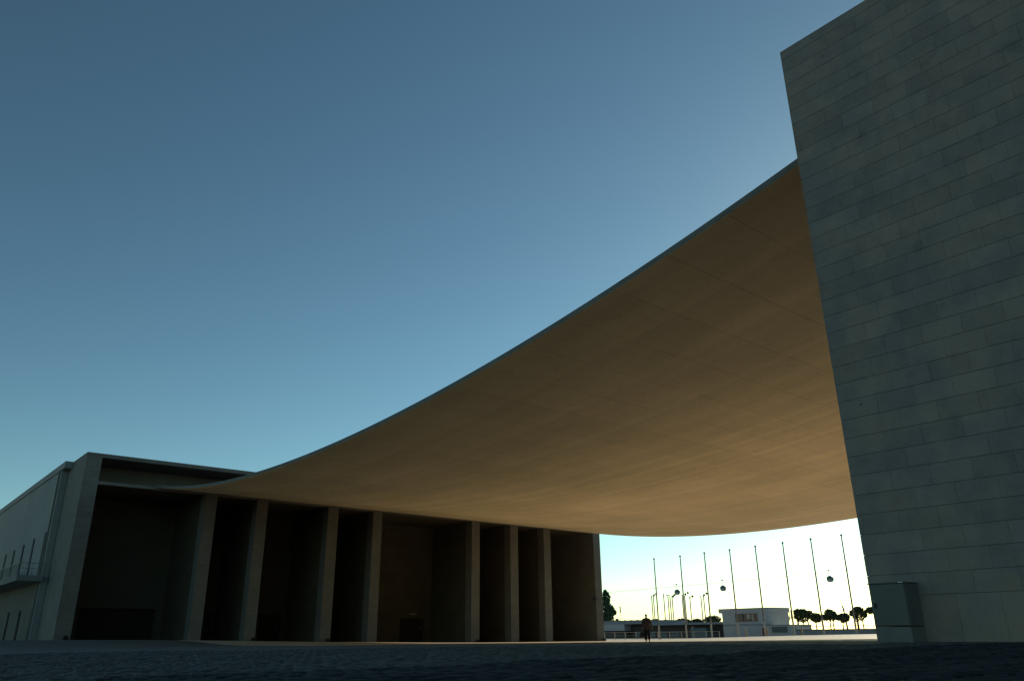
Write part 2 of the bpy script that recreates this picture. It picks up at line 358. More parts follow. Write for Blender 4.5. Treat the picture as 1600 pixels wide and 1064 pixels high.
def door(x0, x1, z0, z1, y, root, name='door'):
    o = MB().box(x0+.08, x1-.08, y+.25, y+.31, z0, z1-.08).build(name, M['door'], root)
    fr = MB().box(x0, x0+.08, y+.1, y+.36, z0, z1).box(x1-.08, x1, y+.1, y+.36, z0, z1).box(x0+.08, x1-.08, y+.1, y+.36, z1-.08, z1).build('frame', M['frame'], o)
    MB().box(x1-.35, x1-.3, y+.16, y+.25, z0+2.1, z0+2.4).build('handle', M['steel'], o); return o
g = MB().box(17.1, 23.65, 81.50, 81.56, -1.2, 2.8).build('gate', M['door'], left)
for k in range(6): MB().box(17.16+k*1.08, 17.16+k*1.08+1.02, 81.46, 81.50, -.2, 2.72).build('gate_panel', M['door'], g)
trim = M['inner']
MB().box(16.95, 17.1, 81.06, 81.15, -1.2, 3.0).box(23.65, 23.8, 81.06, 81.15, -1.2, 3.0).box(17.1, 23.65, 81.06, 81.15, 2.86, 3.0).build('gate_surround', trim, left)
for d in DOORS: door(d[0], d[1], d[2], d[3], 81.15, left)
MB().box(51.9, 52.8, 80.95, 81.15, 2.5, 2.68).build('door_lamp', M['steel'], left)
MB().box(47.3, 50.6, 81.05, 81.15, 2.2, 2.34).build('door_trim', trim, left)
# floodlights standing at the feet of the columns and a wall lamp
fl = empty('floodlight', (0, 0, 0), '', 'floodlight', 'small floodlights at the feet of the portico columns')
MB().box(-.22, .22, -.16, .16, 0, .06).build('base', M['frame'], fl)
MB().tube([(-.15, 0, .2), (.15, 0, .2)], .14, 10).build('lamp_body', M['black'], fl)
MB().box(-.17, -.15, -.03, .03, .06, .24).box(.15, .17, -.03, .03, .06, .24).build('bracket', M['frame'], fl)
LBL = ['small dark floodlight at the foot of the portico end wall, far left', 'small dark floodlight at the foot of the second portico column',
       'small dark floodlight at the foot of the third portico column', 'small dark floodlight at the foot of the fifth portico column from the left', 'small dark floodlight at the foot of the far end wall by the gap']
for i, x in enumerate((14.75, 30.05, 37.5, 55.7, 75.8)):
    o = fl if i == 0 else copy_tree(fl); o.location = (x, 72.85, gz(x, 72.85)); o['label'] = LBL[i]
wl = empty('wall_lamp', (74.5, 73.15, 4.39), 'small dark lamp fixed on the last portico column beside the gap', 'lamp')
MB().box(-.06, .06, -.12, 0, -.12, .12).build('bracket', M['frame'], wl); MB().box(-.22, .22, -.38, -.12, -.16, .16).build('lamp_head', M['black'], wl)
for o in left.children: o.matrix_parent_inverse = Minv

# right portico: the tall stone wall in the foreground
AR, BR = 16.82, 8.37
right = empty('portico', (AR+.6, BR-4, 0), 'towering stone clad wall block at the right edge, nearest the camera', 'building')
SK = .035
core = MB().box(AR+SK, 18.02, BR-8.2, BR-.02, -1.2, H-.05); core.build('end_wall', M['joint'], right)
portico(right, BR, -1, AR, near_parts=False)
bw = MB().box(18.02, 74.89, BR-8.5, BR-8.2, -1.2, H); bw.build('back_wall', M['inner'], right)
MB().box(AR+SK, 76.11, -24, BR-8.5, -1.2, H-.05).build('rear_block', M['joint'], right)
# stone panels of the end wall
zs = [-.02, .88] + [.88+.425*k for k in range(1, 34)] + [H]
rest = MB()
pan_cache = {}
for k in range(len(zs)-1):
    z0, z1 = zs[k], zs[k+1]
    start = 7.47 if k % 2 == 0 else 7.07
    js = [BR]; y = start
    while y > -12: js.append(y + random.uniform(-.015, .015)); y -= .8
    for i in range(len(js)-1):
        y1, y0 = js[i], js[i+1]
        g = .0032; pr = random.uniform(-.0015, .0015)
        vis = y1 > 7.2 - zs[k]*.0 - 1.75 - .115*z0*1.0
        bb = MB(); 
        X0, X1 = AR+pr, AR+SK+.004
        Y0, Y1, Z0, Z1 = y0+g*.45, y1-g*.45*(i > 0), z0+g, z1-g
        c = .0025
        tl = random.uniform(-.0015, .0015)
        vv = [(X1,Y0,Z0),(X1,Y1,Z0),(X1,Y1,Z1),(X1,Y0,Z1),(X0+c,Y0,Z0),(X0+c,Y1,Z0),(X0+c,Y1,Z1),(X0+c,Y0,Z1),(X0+tl,Y0+c,Z0+c),(X0-tl,Y1-c,Z0+c),(X0-tl,Y1-c,Z1-c),(X0+tl,Y0+c,Z1-c)]
        ff = [(8,9,10,11)] + [(a, (a+1) % 4, 4+(a+1) % 4, 4+a) for a in range(4)] + [(4+a, 4+(a+1) % 4, 8+(a+1) % 4, 8+a) for a in range(4)]
        if vis:
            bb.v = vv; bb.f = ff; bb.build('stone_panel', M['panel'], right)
        else:
            n = len(rest.v); rest.v += vv; rest.f += [tuple(n+q for q in t) for t in ff]
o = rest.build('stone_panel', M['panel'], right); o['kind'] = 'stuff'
# return face of the pier (towards the canopy)
ret = MB()
for k in range(len(zs)-1):
    ret.box(AR+.002, 17.4, BR-.02, BR+.0, zs[k]+.005, zs[k+1]-.005); ret.box(17.41, 18.02, BR-.02, BR, zs[k]+.005, zs[k+1]-.005)
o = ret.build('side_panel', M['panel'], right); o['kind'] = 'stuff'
for (y, z) in ((7.42, 15.03), (7.85, 4.98)):
    MB().tube([(AR-.006, y, z), (AR+.03, y, z)], .02, 10).build('bolt_hole', M['black'], right)
for o in right.children: o.matrix_parent_inverse = Matrix.Translation((-AR-.6, -BR+4, 0))

# ------------------------------------------------------------------ canopy
AN, AF = 19.9, 73.5
CN = [2.1136526e-07, -9.2578e-07, 0.00276304456, -0.0222686829, 10.502186292]; CF = [6.167447833610916e-08, 1.1661779217476522e-05, 0.0025300354350127983, -0.025600616102973636, 10.169074714176158]
TH = .22
def pv(c, t):
    r = 0
    for q in c: r = r*t+q
    return r
def zc(x, y):                                    # top of slab
    n = pv(CN, y-40); f = pv(CF, y-40)+TH; t = (x-AN)/(AF-AN); return n*(1-t)+f*t
can = empty('concrete_canopy', (46.7, 40.8, 0), 'huge thin sagging concrete canopy hung between the two porticoes', 'canopy')
ys = [BR-1.2, BR-.4, BR]+frange(BR+.5, 73.15, 1.3)+[73.15, 73.6, 74.4]; ys = axis(ys)
xs = axis(frange(AN, AF, 6)+[AF])
def zr(x, y): return zc(x, min(max(y, BR), 73.3))
b = MB(); W = len(ys)
PT = .014
for dz in (0, -(TH-PT)):
    for x in xs:
        for y in ys: b.v.append((x, y, zr(x, y)+dz))
K = len(xs)*W
for i in range(len(xs)-1):
    for j in range(W-1):
        q = i*W+j; b.f += [(q, q+W, q+W+1, q+1), (K+q, K+q+1, K+q+W+1, K+q+W)]
for i in range(len(xs)-1):
    for j in (0, W-1): q = i*W+j; b.f.append((q, q+W, K+q+W, K+q))
for j in range(W-1):
    for i in (0, len(xs)-1): q = i*W+j; b.f.append((q, q+1, K+q+1, K+q))
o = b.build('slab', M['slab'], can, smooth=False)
joints = [BR+.0]+[12.6+2.56*(k-1) for k in range(0, 25)]
joints = axis([j for j in joints if BR <= j < 72.5]+[73.15])
for j in range(len(joints)-1):
    y0, y1 = joints[j]+.006, joints[j+1]-.006
    p = MB(); yy = [y0+(y1-y0)*k/4 for k in range(5)]; n = len(yy); xx = axis(frange(AN+.02, AF-.02, 9)+[AF-.02])
    for dz in (-(TH-PT)+.002, -TH):
        for x in xx:
            for y in yy: p.v.append((x, y, zr(x, y)+dz))
    KK = len(xx)*n
    for i in range(len(xx)-1):
        for k in range(n-1): q = i*n+k; p.f.append((KK+q, KK+q+1, KK+q+n+1, KK+q+n))
        for k in (0, n-1): q = i*n+k; p.f.append((q, q+n, KK+q+n, KK+q))
    for k in range(n-1):
        for i in (0, len(xx)-1): q = i*n+k; p.f.append((q, q+1, KK+q+1, KK+q))
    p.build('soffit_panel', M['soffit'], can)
for o in can.children: o.matrix_parent_inverse = Matrix.Translation((-46.7, -40.8, 0))

# ------------------------------------------------------------------ white two-storey building on the far left
wb = empty('rendered_building', (13.4, 80, 0), 'white rendered two storey building with balcony at the far left edge', 'building')
WH = [(81.0, 82.1, 5.62, 9.3), (86.3, 87.4, 5.62, 9.2), (91.4, 92.6, 5.62, 9.1), (96.5, 97.7, 5.62, 9.0), (101.6, 102.8, 5.62, 9.0), (106.8, 108, 5.62, 9.0),
      (80.5, 81.5, -.6, 2.75), (86.0, 87.2, -.6, 2.78), (92.0, 93.2, -.6, 2.78), (98, 99.2, -.6, 2.78)]
b = MB(); wall_grid(b, Vector((13.4, 0, 0)), Vector((0,1,0)), Vector((0,0,1)), 80.05, 130, 4.95, 14.6, [h+(.3,) for h in WH if h[2] > 3], Vector((1,0,0)))
b.box(13.4, 13.92, 79.75, 80.05, -1.2, 14.6)
b.build('wall', M['render'], wb)
b = MB(); wall_grid(b, Vector((13.4, 0, 0)), Vector((0,1,0)), Vector((0,0,1)), 80.05, 130, -1.2, 4.95, [h+(.3,) for h in WH if h[2] < 3], Vector((1,0,0)))
b.build('base_wall', M['basewall'], wb)
MB().prism([(13.8, 82.0), (74, 82.0), (74, 130), (13.8, 130)], -1.2, 14.6).build('rear_wall', M['render'], wb)
MB().prism([(13.3, 78.3), (13.92, 78.3), (13.92, 82.0), (74, 82.0), (74, 130), (13.3, 130)], 14.6, 15.2).build('parapet', M['render'], wb)
MB().box(13.25, 13.39, 80.2, 80.3, -1.2, 14.6).build('drainpipe', M['rail'], wb)
for h in WH:
    up = h[2] > 3
    o = MB().box(13.58, 13.6, h[0]+.08, h[1]-.08, h[2]+.0, h[3]-.08).build('window' if up else 'door', M['glass'] if up else M['door'], wb)
    fr = MB().box(13.5, 13.64, h[0], h[0]+.08, h[2], h[3]).box(13.5, 13.64, h[1]-.08, h[1], h[2], h[3]).box(13.5, 13.64, h[0]+.08, h[1]-.08, h[3]-.08, h[3]).box(13.5, 13.63, h[0]+.08, h[1]-.08, h[2]+1.1, h[2]+1.16)
    fr.build('frame', M['frame'], o)
bal = MB().box(11.45, 13.39, 79.0, 112, 4.93, 5.4).build('balcony', M['balcony'], wb)
r = MB().box(11.5, 11.54, 79.05, 112, 6.38, 6.43).box(11.5, 11.54, 79.05, 112, 5.5, 5.53).box(11.54, 13.39, 79.05, 79.09, 6.38, 6.43).box(11.54, 13.39, 79.05, 79.09, 5.5, 5.53).box(11.54, 13.39, 79.05, 79.09, 5.95, 5.98)
r.build('handrail', M['rail'], bal)
bar_me = None
def baluster(x, y):
    global bar_me
    if bar_me is None: bar_me = MB().box(-.012, .012, -.012, .012, 5.4, 6.38).mesh('baluster', M['rail'])
    o = bpy.data.objects.new('baluster', bar_me); C.objects.link(o); o.parent = bal; o.location = (x, y, 0)
y = 79.3
while y < 111: baluster(11.52, y); y += .42
for x in (12.0, 12.5, 13.0): baluster(x, 79.07)
for o in wb.children: o.matrix_parent_inverse = Matrix.Translation((-13.4, -80, 0))

# ------------------------------------------------------------------ cabinet at the corner
cb = empty('utility_cabinet', (16.48, 7.7, 0), 'grey green steel utility cabinet with black handle standing against the foot of the wall', 'cabinet')
def lb(n, m, x0, x1, y0, y1, z0, z1, bev=.006, parent=None): return MB().box(x0-16.48, x1-16.48, y0-7.7, y1-7.7, z0, z1).build(n, m, parent or cb, bevel=bev)
lb('plinth', M['cabinetbase'], 16.22, 16.79, 7.36, 8.06, -.05, .285)
lb('body', M['cabinet'], 16.24, 16.79, 7.35, 8.07, .30, 1.10)
d = lb('door', M['cabinet'], 16.205, 16.238, 7.36, 8.06, .31, 1.09)
lb('lid', M['cabinet'], 16.19, 16.80, 7.33, 8.09, 1.102, 1.125)
lb('handle', M['black'], 16.175, 16.203, 7.965, 8.0, .64, .74, .003, d)
lb('lock', M['steel'], 16.185, 16.203, 7.97, 7.995, .76, .79, .003, d)
lb('hinge', M['cabinet'], 16.197, 16.204, 7.364, 7.372, .48, .52, .001, d)
lb('sticker', M['white'], 16.183, 16.189, 7.36, 7.45, 1.106, 1.122, 0)

# ------------------------------------------------------------------ far side: flagpoles, fence, bollards
fp = empty('flagpole', (0,0,0), '', 'flagpole', 'row of bare flagpoles beyond the canopy')
MB().tube([(0,0,0), (0,0,.12)], .24, 12).build('foot_plate', M['steel'], fp)
MB().tube([(0,0,.12), (0,0,1.9)], .125, 12).build('base_sleeve', M['polebase'], fp)
MB().tube([(0,0,1.9), (0,0,7), (0,0,11.85)], [.105, .095, .075], 10).build('shaft', M['pole'], fp)
MB().lathe(0, 0, [(.05, 11.83), (.14, 11.9), (.15, 12.0), (.08, 12.1)], 10).build('finial', M['frame'], fp)
MB().tube([(.1,0,1.6), (.09,0,11.7)], .008, 4).build('halyard', M['frame'], fp)
FPB = [(83.62, -.71), (78.38, -.67), (73.79, -.57), (69.25, -.50), (64.9, -.38), (60.5, -.27), (56.25, -.16), (51.88, -.08)]
FL = ['bare flagpole nearest the portico, first from the left', 'bare flagpole second from the left, in front of a gondola', 'bare flagpole third from the left in the row', 'bare flagpole fourth from left, just before the pale kiosk',
      'bare flagpole fifth from left, in front of the kiosk window', 'bare flagpole sixth from left, just right of the kiosk', 'bare flagpole seventh from left, between two round pines', 'bare flagpole last on the right, tallest looking, near the stone wall']
for i, (y, z) in enumerate(FPB):
    o = fp if i == 0 else copy_tree(fp); o.location = (99.2, y, gz(99.2, y)); o['label'] = FL[i]; o.scale = (1, 1, (12+z-gz(99.2, y))/12)
fn = empty('metal_fence', (106, 90, -.75), 'low pale metal fence with open rails in front of the long low building', 'fence')
yy = [77.45+2.435*k for k in range(0, 13)]
for i, y in enumerate(yy):
    g0 = gz(106, y); MB().box(-.05, .05, y-90-.05, y-90+.05, g0-.05+.75, .42+.75).build('post', M['polebase'], fn)
for a, c in zip(yy, yy[1:]):
    q = MB(); q.box(-.025, .025, a-90+.05, c-90-.05, 1.09, 1.14); q.box(-.02, .02, a-90+.05, c-90-.05, .62, .65); q.box(-.02, .02, a-90+.05, c-90-.05, .2, .23); q.build('rail', M['polebase'], fn)
M['bollard'] = mat('tan_bollard', (.36, .26, .18), .7, .1, 4, bump=0)
bo = empty('bollard', (0,0,0), '', 'bollard', 'tan bollards in front of the low wall')
MB().tube([(0,0,0), (0,0,1.0)], .11, 10).build('post', M['bollard'], bo); MB().lathe(0, 0, [(.13, 1.0), (.13, 1.06), (.06, 1.12)], 10).build('cap', M['polebase'], bo)
for i, (y, l) in enumerate([(72.6, 'tan bollard between two flagpoles just right of the kiosk'), (69.0, 'tan bollard in front of the kiosk annex'), (63.4, 'tan bollard in front of the low wall below the round pines')]):
    o = bo if i == 0 else copy_tree(bo); o.location = (106, y, gz(106, y)); o['label'] = l

# low buildings by the quay
lw = empty('low_building', (125, 105, -.7), 'long low flat roofed quay building with blue grey fascia and dark recessed front', 'building')
def wbx(root, n, m, x0, x1, y0, y1, z0, z1, parent=None):
    o = MB().box(x0, x1, y0, y1, z0, z1).build(n, m, parent or root)
    o.matrix_parent_inverse = Matrix.Translation(-root.location) if parent is None else Matrix.Identity(4)
    return o
wbx(lw, 'roof', M['roofband'], 125, 137, 108.6, 128, 1.95, 2.62)
wbx(lw, 'coping', M['rust'], 124.95, 137, 108.5, 128, 2.62, 2.70)
wbx(lw, 'roof', M['roofband'], 125, 137, 89.0, 108.6, 1.62, 2.02)
wbx(lw, 'wall', M['kiosk'], 125.05, 136, 114.5, 128, .75, 1.95)
wbx(lw, 'plinth', M['darkwall'], 125.6, 136, 114.5, 128, -1.2, .75)
wbx(lw, 'wall', M['darkwall'], 127, 136, 89.2, 114.5, -1.2, 1.62)
wbx(lw, 'column', M['kiosk'], 125.05, 127, 88.9, 89.6, -1.2, 1.62)
wbx(lw, 'glass_box', M['teal'], 124, 127, 93.5, 97.0, -1.2, 1.0)
for y in (94.3, 95.2, 96.1): wbx(lw, 'mullion', M['rail'], 123.96, 124, y, y+.06, -1.0, .95)
wbx(lw, 'wall_lamp', M['white'], 126.8, 127, 98.6, 98.9, .9, 1.3)
for y in (102, 105, 108, 111): wbx(lw, 'window', M['teal'], 126.9, 127, y, y+2, -.6, .5)
for k in range(9): wbx(lw, 'roof_vent', M['rust'], 126, 126.3, 110+1.7*k, 110.15+1.7*k, 2.70, 2.80)
wbx(lw, 'chimney', M['frame'], 126, 126.5, 117.3, 117.7, 2.70, 3.1)
ks = empty('kiosk', (120, 82, -.5), 'pale kiosk with overhanging flat roof and a wide window, right of centre in the gap', 'kiosk')
b = MB(); wall_grid(b, Vector((120, 0, 0)), Vector((0,1,0)), Vector((0,0,1)), 77.5, 86.75, -1.2, 3.3, [(79.6, 84.1, 1.85, 3.15, .3)], Vector((1,0,0)))
b.poly([(120, 77.5, -1.2), (126, 77.5, -1.2), (126, 77.5, 3.3), (120, 77.5, 3.3)]).poly([(120, 86.75, -1.2), (126, 86.75, -1.2), (126, 86.75, 3.3), (120, 86.75, 3.3)]).poly([(126, 77.5, -1.2), (126, 86.75, -1.2), (126, 86.75, 3.3), (126, 77.5, 3.3)])
o = b.build('wall', M['kiosk'], ks); o.matrix_parent_inverse = Matrix.Translation(-ks.location)
wbx(ks, 'roof', M['kiosk'], 119.9, 126.2, 77.35, 87.35, 3.3, 3.95); wbx(ks, 'coping', M['rust'], 119.85, 126.2, 77.3, 87.4, 3.95, 4.03)
wn = wbx(ks, 'window', M['glass'], 120.22, 120.26, 79.6, 84.1, 1.85, 3.15)
for y in (81.1, 82.6): q = MB().box(120.14, 120.22, y-.04, y+.04, 1.85, 3.15).build('mullion', M['frame'], wn)
q = MB().box(120.20, 120.215, 80.6, 81.0, 1.95, 3.0).build('pane_reflection', M['polebase'], wn); q = MB().box(120.20, 120.215, 81.15, 81.9, 2.3, 3.1).build('pane_reflection', M['polebase'], wn)  # pale panels standing in for the bright reflection in the window glass
wbx(ks, 'band', M['roofband'], 119.96, 120, 77.5, 86.7, 1.22, 1.5)
an = empty('annex', (117, 74, -.4), 'low blue grey annex with a louvred vent beside the kiosk', 'building')
wbx(an, 'wall', M['kiosk'], 116.5, 121, 70.6, 77.45, -1.0, 1.15); wbx(an, 'coping', M['roofband'], 116.4, 121, 70.5, 77.45, 1.15, 1.25)
lv = wbx(an, 'louvre', M['darkwall'], 116.42, 116.5, 72.2, 74.9, .1, .95)
for k in range(7): MB().box(116.36, 116.42, 72.2, 74.9, .13+k*.12, .18+k*.12).build('slat', M['roofband'], lv)
wbx(an, 'door', M['rust'], 116.44, 116.5, 75.9, 76.7, -.6, .8)
wa = empty('low_wall', (116, 60, -.3), 'long low blue grey wall with rust red coping under the round pines', 'wall')
wbx(wa, 'wall', M['roofband'], 116, 116.4, 20, 70.45, -.8, .38); wbx(wa, 'coping', M['rust'], 115.95, 116.45, 20, 70.45, .38, .5)
rl = empty('quay_railing', (118, 60, -.3), 'thin dark railing along the quay behind the low wall', 'railing')
wbx(rl, 'handrail', M['frame'], 118, 118.06, 20, 76, .93, .99)
for k in range(19): wbx(rl, 'post', M['frame'], 118.0, 118.05, 21+3*k, 21.05+3*k, -.6, .93)

# slatted marina screen
sc = empty('slatted_screen', (200, 124.5, -3), 'row of thin upright slats on a rail rising behind the pines beside the kiosk', 'screen')
random.seed(11)
for k in range(20):
    if k in (6, 10, 14): continue
    y = 120.6+k*.42; wbx(sc, 'slat', M['frame'], 200, 200.1, y, y+random.choice((.10, .16)), 3.2, 5.6+random.uniform(0, .3))
wbx(sc, 'rail', M['frame'], 200.1, 200.2, 120.4, 129, 3.62, 3.78)
for y in (120.5, 124.6, 128.8): wbx(sc, 'post', M['frame'], 200.2, 200.5, y, y+.25, -3, 3.7)
# masts
m1 = empty('boat_mast', (220, 203.1, -3), 'thin upright mast with a furled flag between conical tree and lamp posts', 'mast')
MB().tube([(0,0,0), (0,0,13.1)], [.12, .05], 6).build('mast_pole', M['pole'], m1); MB().box(-.03, .03, -.45, -.05, 10.2, 12.4).build('flag', M['rust'], m1)
m2 = empty('boat_mast', (220, 117.0, -3), 'thin leaning mast above the round pines at the right of the gap', 'mast')
MB().tube([(0, 0, 0), (0, .9, 9.3), (0, 1.4, 12.2)], [.22, .16, .05], 6).build('mast_pole', M['pole'], m2); MB().tube([(0, .72, 8.3), (0, .95, 9.8)], [.28, .2], 8).build('mast_box', M['frame'], m2)

# street lamps on the quay
def lamp(y, ztop, heads, lab):
    g0 = -.75
    o = empty('street_lamp', (150, y, g0), lab, 'street lamp', 'slim lamp posts on the quay')
    MB().tube([(0,0,0), (0,0,.5)], .16, 8).build('lamp_base', M['frame'], o)
    MB().tube([(0,0,.5), (0,0,ztop-g0)], [.12, .11], 8).build('lamp_post', M['pole'], o)
    for (hy, hz) in heads:
        MB().tube([(0, 0, ztop-g0-.5), (0, (hy-y)*.45, hz-g0-.05), (0, hy-y, hz-g0)], [.05, .045, .045], 6).build('arm', M['pole'], o)
        MB().lathe(0, hy-y, [(.05, hz-g0-.26), (.2, hz-g0-.16), (.26, hz-g0), (.2, hz-g0+.16), (.05, hz-g0+.24)], 12).build('lamp_head', M['frame'], o)
    return o
lamp(127.99, 8.68, [], 'slim headless lamp post, leftmost of those behind the low building')
lamp(127.45, 8.6, [(127.20, 8.65), (126.55, 8.91)], 'slim lamp post with two round heads, second from the left beside the walking person')
lamp(124.31, 8.88, [], 'slim lamp post without a head just right of the first flagpole')
o = lamp(123.05, 8.35, [], 'thin lamp post with a flat crossbar lamp on top')
MB().box(-.1, .1, -.6, .6, 9.15, 9.3).build('lamp_head', M['pole'], o)
lamp(122.46, 8.23, [], 'slim headless lamp post just right of the crossbar lamp')
lamp(121.85, 8.35, [(121.45, 8.15), (121.0, 8.46)], 'slim lamp post with two round heads below the left gondola')
lamp(118.9, 8.5, [], 'slim headless lamp post hugging the second flagpole')
lamp(118.14, 8.2, [(117.9, 8.47), (117.18, 8.76)], 'slim lamp post with two round heads just right of the second flagpole')
lamp(116.74, 8.0, [(115.91, 7.94)], 'slim lamp post with a single round head on a short arm')
lamp(113.63, 8.01, [], 'slim headless lamp post left of the third flagpole')
lamp(112.9, 7.9, [(112.72, 8.07), (112.0, 8.38)], 'slim lamp post with two round heads touching the third flagpole')

# cable car
cc = empty('cable', (240, 170, 17), 'thin sagging cable of the cable car crossing the bright sky in the gap', 'cable')
pts = [(0, y-170, {0: 0}.get(1, 0)) for y in ()]
for dy in (0,):
    P = []
    for y in range(60, 300, 8):
        z = 17.62-(y-131.4)*.0212 + .00006*(y-131.4)*(y-192)
        P.append((dy, y-170, z-17))
    MB().tube(P, .06, 5).build('steel_rope', M['steel'], cc)
gd = empty('cable_car', (0,0,0), '', 'cable car', 'cable car gondolas hanging from the rope')
MB().lathe(0, 0, [(.35, -.95), (.8, -.86), (1.0, -.55), (1.06, -.15)], 18, 1, 1).build('cabin_floor', M['cabin'], gd, smooth=False)
MB().lathe(0, 0, [(1.04, -.15), (.98, .25), (.82, .6)], 18).build('window_band', M['cabglass'], gd)
MB().lathe(0, 0, [(.84, .6), (.6, .84), (.25, .95)], 18).build('cabin_roof', M['cabin'], gd)
for k in range(6):
    q = k*math.pi/3; c, s = math.cos(q), math.sin(q)
    MB().tube([(1.07*c, 1.07*s, -.2), (1.0*c, 1.0*s, .25), (.84*c, .84*s, .62)], .05, 5).build('window_frame', M['cabin'], gd)
MB().tube([(0, 0, .9), (0, .12, 1.4), (0, .14, 2.1), (.0, .1, 2.55)], .06, 6).build('hanger_arm', M['steel'], gd)
MB().box(-.15, .15, -.22, .38, 2.5, 2.85).build('grip', M['frame'], gd)
for i, (y, z, l) in enumerate([(192.3, 14.35, 'small round gondola hanging left, beside the second flagpole'), (171.9, 14.75, 'small round gondola hanging in the middle between third and fourth flagpoles'),
                               (131.4, 15.6, 'small round gondola hanging right, between the last two flagpoles')]):
    o = gd if i == 0 else copy_tree(gd); o.location = (240, y, z); o['label'] = l

# ------------------------------------------------------------------ trees
def crown(name, lobes, n, size, m, parent, seed):
    rnd = random.Random(seed); b = MB()
    for _ in range(n):
        cx, cy, cz, rx_, ry_, rz_ = lobes[rnd.randrange(len(lobes))]
        while True:
            p = Vector([rnd.uniform(-1, 1) for _ in range(3)])
            if p.length < 1 and p.length > rnd.random()**.5*.9: break
        q = Vector((cx+p.x*rx_, cy+p.y*ry_, cz+p.z*rz_)); s = size*rnd.uniform(.5, 1.25)
        u = Vector([rnd.gauss(0, 1) for _ in range(3)]).normalized(); v = u.orthogonal().normalized()
        w2 = u.cross(v); k = rnd.uniform(0, 6.28); a = v*math.cos(k)+w2*math.sin(k); c = w2*math.cos(k)-v*math.sin(k)
        n0 = len(b.v); b.v += [tuple(q+a*s), tuple(q+c*s*.6+u*s*.2), tuple(q-a*s*.8), tuple(q-c*s*.6-u*s*.15)]; b.f.append((n0, n0+1, n0+2, n0+3))
    me = bpy.data.meshes.new(name); me.from_pydata(b.v, [], b.f); me.update(); me.materials.append(m)
    o = bpy.data.objects.new(name, me); C.objects.link(o); o.parent = parent; return o
def tree(x, y0, y1, zb, zt, lab, seed, nt=2, grp='round pines on the quay', shape='round', base=-.75):
    rnd = random.Random(seed); yc = (y0+y1)/2; w_ = (y1-y0)/2; zc_ = (zb+zt)/2; h = (zt-zb)/2
    o = empty('pine_tree', (x, yc, base), lab, 'tree', grp)
    for k in range(nt):
        oy = (k-(nt-1)/2)*w_*.45+rnd.uniform(-.2, .2)
        ox = rnd.uniform(-.6, .6)
        t = MB().tube([(ox, oy, 0), (ox, oy*1.05+rnd.uniform(-.1, .1), (zb-base)*.6), (ox*.8, oy*.9, zc_-base)], [.17, .14, .08], 7)
        for j in range(5):
            q = rnd.uniform(0, 6.28); t.tube([(ox*.9, oy, zb-base-.1), (ox+math.cos(q)*w_*.5, oy+math.sin(q)*w_*.5, zc_-base+rnd.uniform(-.2, .4)*h)], [.05, .02], 5)
        t.build('trunk', M['bark'], o)
    lobes = [(0, 0, zc_-base, w_*.75, w_*.78, h*.95), (0, -.1*w_, zc_-base+h*.1, w_*.7, w_*.7, h*.95)]
    for j in range(7):
        q = rnd.uniform(-1, 1); r = rnd.uniform(.3, .5)
        lobes.append((rnd.uniform(-.5, .5)*w_, q*w_*.62, zc_-base+h*(.62*(1-q*q)-.22)*rnd.uniform(.3, 1.4), w_*r, w_*r, h*r*1.15))
    crown('crown', lobes, 1700, .30, M['leaf'], o, seed+50); return o
TT = [(103.9, 107.4, 2.0, 3.4, 'small dark pine clump peeping out behind the kiosk', 1, 1), (101.3, 104.6, 1.3, 4.05, 'round dark pine just left of the sixth flagpole beside the kiosk', 2, 2), (95.7, 100.7, 1.9, 4.95, 'broadest round pine, right of the sixth flagpole', 3, 3),
      (93.6, 96.3, 1.75, 3.95, 'small round pine touching the broadest pine', 4, 1), (89.9, 93.2, 2.1, 4.6, 'ball shaped pine right of the seventh flagpole', 5, 2), (87.0, 90.3, 1.8, 3.75, 'low flattened pine below the leaning mast', 6, 2),
      (83.4, 87.1, 1.9, 4.95, 'tall ragged pine behind the last flagpole', 7, 3), (80.0, 84.0, 3.3, 4.75, 'pine half hidden by the stone wall and cabinet', 8, 1),
      (129.0, 134.0, 1.9, 3.6, 'low bushy pine behind the low building, right of the crossbar lamp', 9, 1), (125.3, 128.9, 1.9, 3.4, 'low bushy pine behind the low building roof, middle', 10, 1),
      (119.4, 125.6, 1.9, 4.05, 'wide bushy pine behind the low building, left of the kiosk', 12, 2), (134.5, 138.1, 2.0, 3.35, 'low bushy pine right of the first flagpole', 13, 1), (138.4, 141.6, 2.0, 3.6, 'low bushy pine behind the walking person', 14, 1)]
for t in TT: tree(165, t[0], t[1], t[2], t[3], t[4], t[5], t[6])
tr = empty('poplar_tree', (165, 156.6, -.75), 'tall conical green tree at the left end of the gap', 'tree')
MB().tube([(0,0,0), (0,.1,4), (0,0,11)], [.28, .2, .05], 8).build('trunk', M['bark'], tr)
rt = random.Random(5); lob = [(rt.uniform(-.5, .5), .3+rt.uniform(-.35, .35), 2.6+k*.95, 1.9-.06*k, 2.4-.03*k*k+rt.uniform(-.25, .25), 1.1) for k in range(8)] + [(0, .45, 10.4, 1.1, 1.15, 1.4), (0, .9, 11.4, .6, .6, 1.0), (0, -1.6, 6.4, .9, 1.1, .9), (0, 1.9, 5.2, .9, 1.1, .9)]
crown('crown', lob, 5200, .30, M['leaf2'], tr, 99)

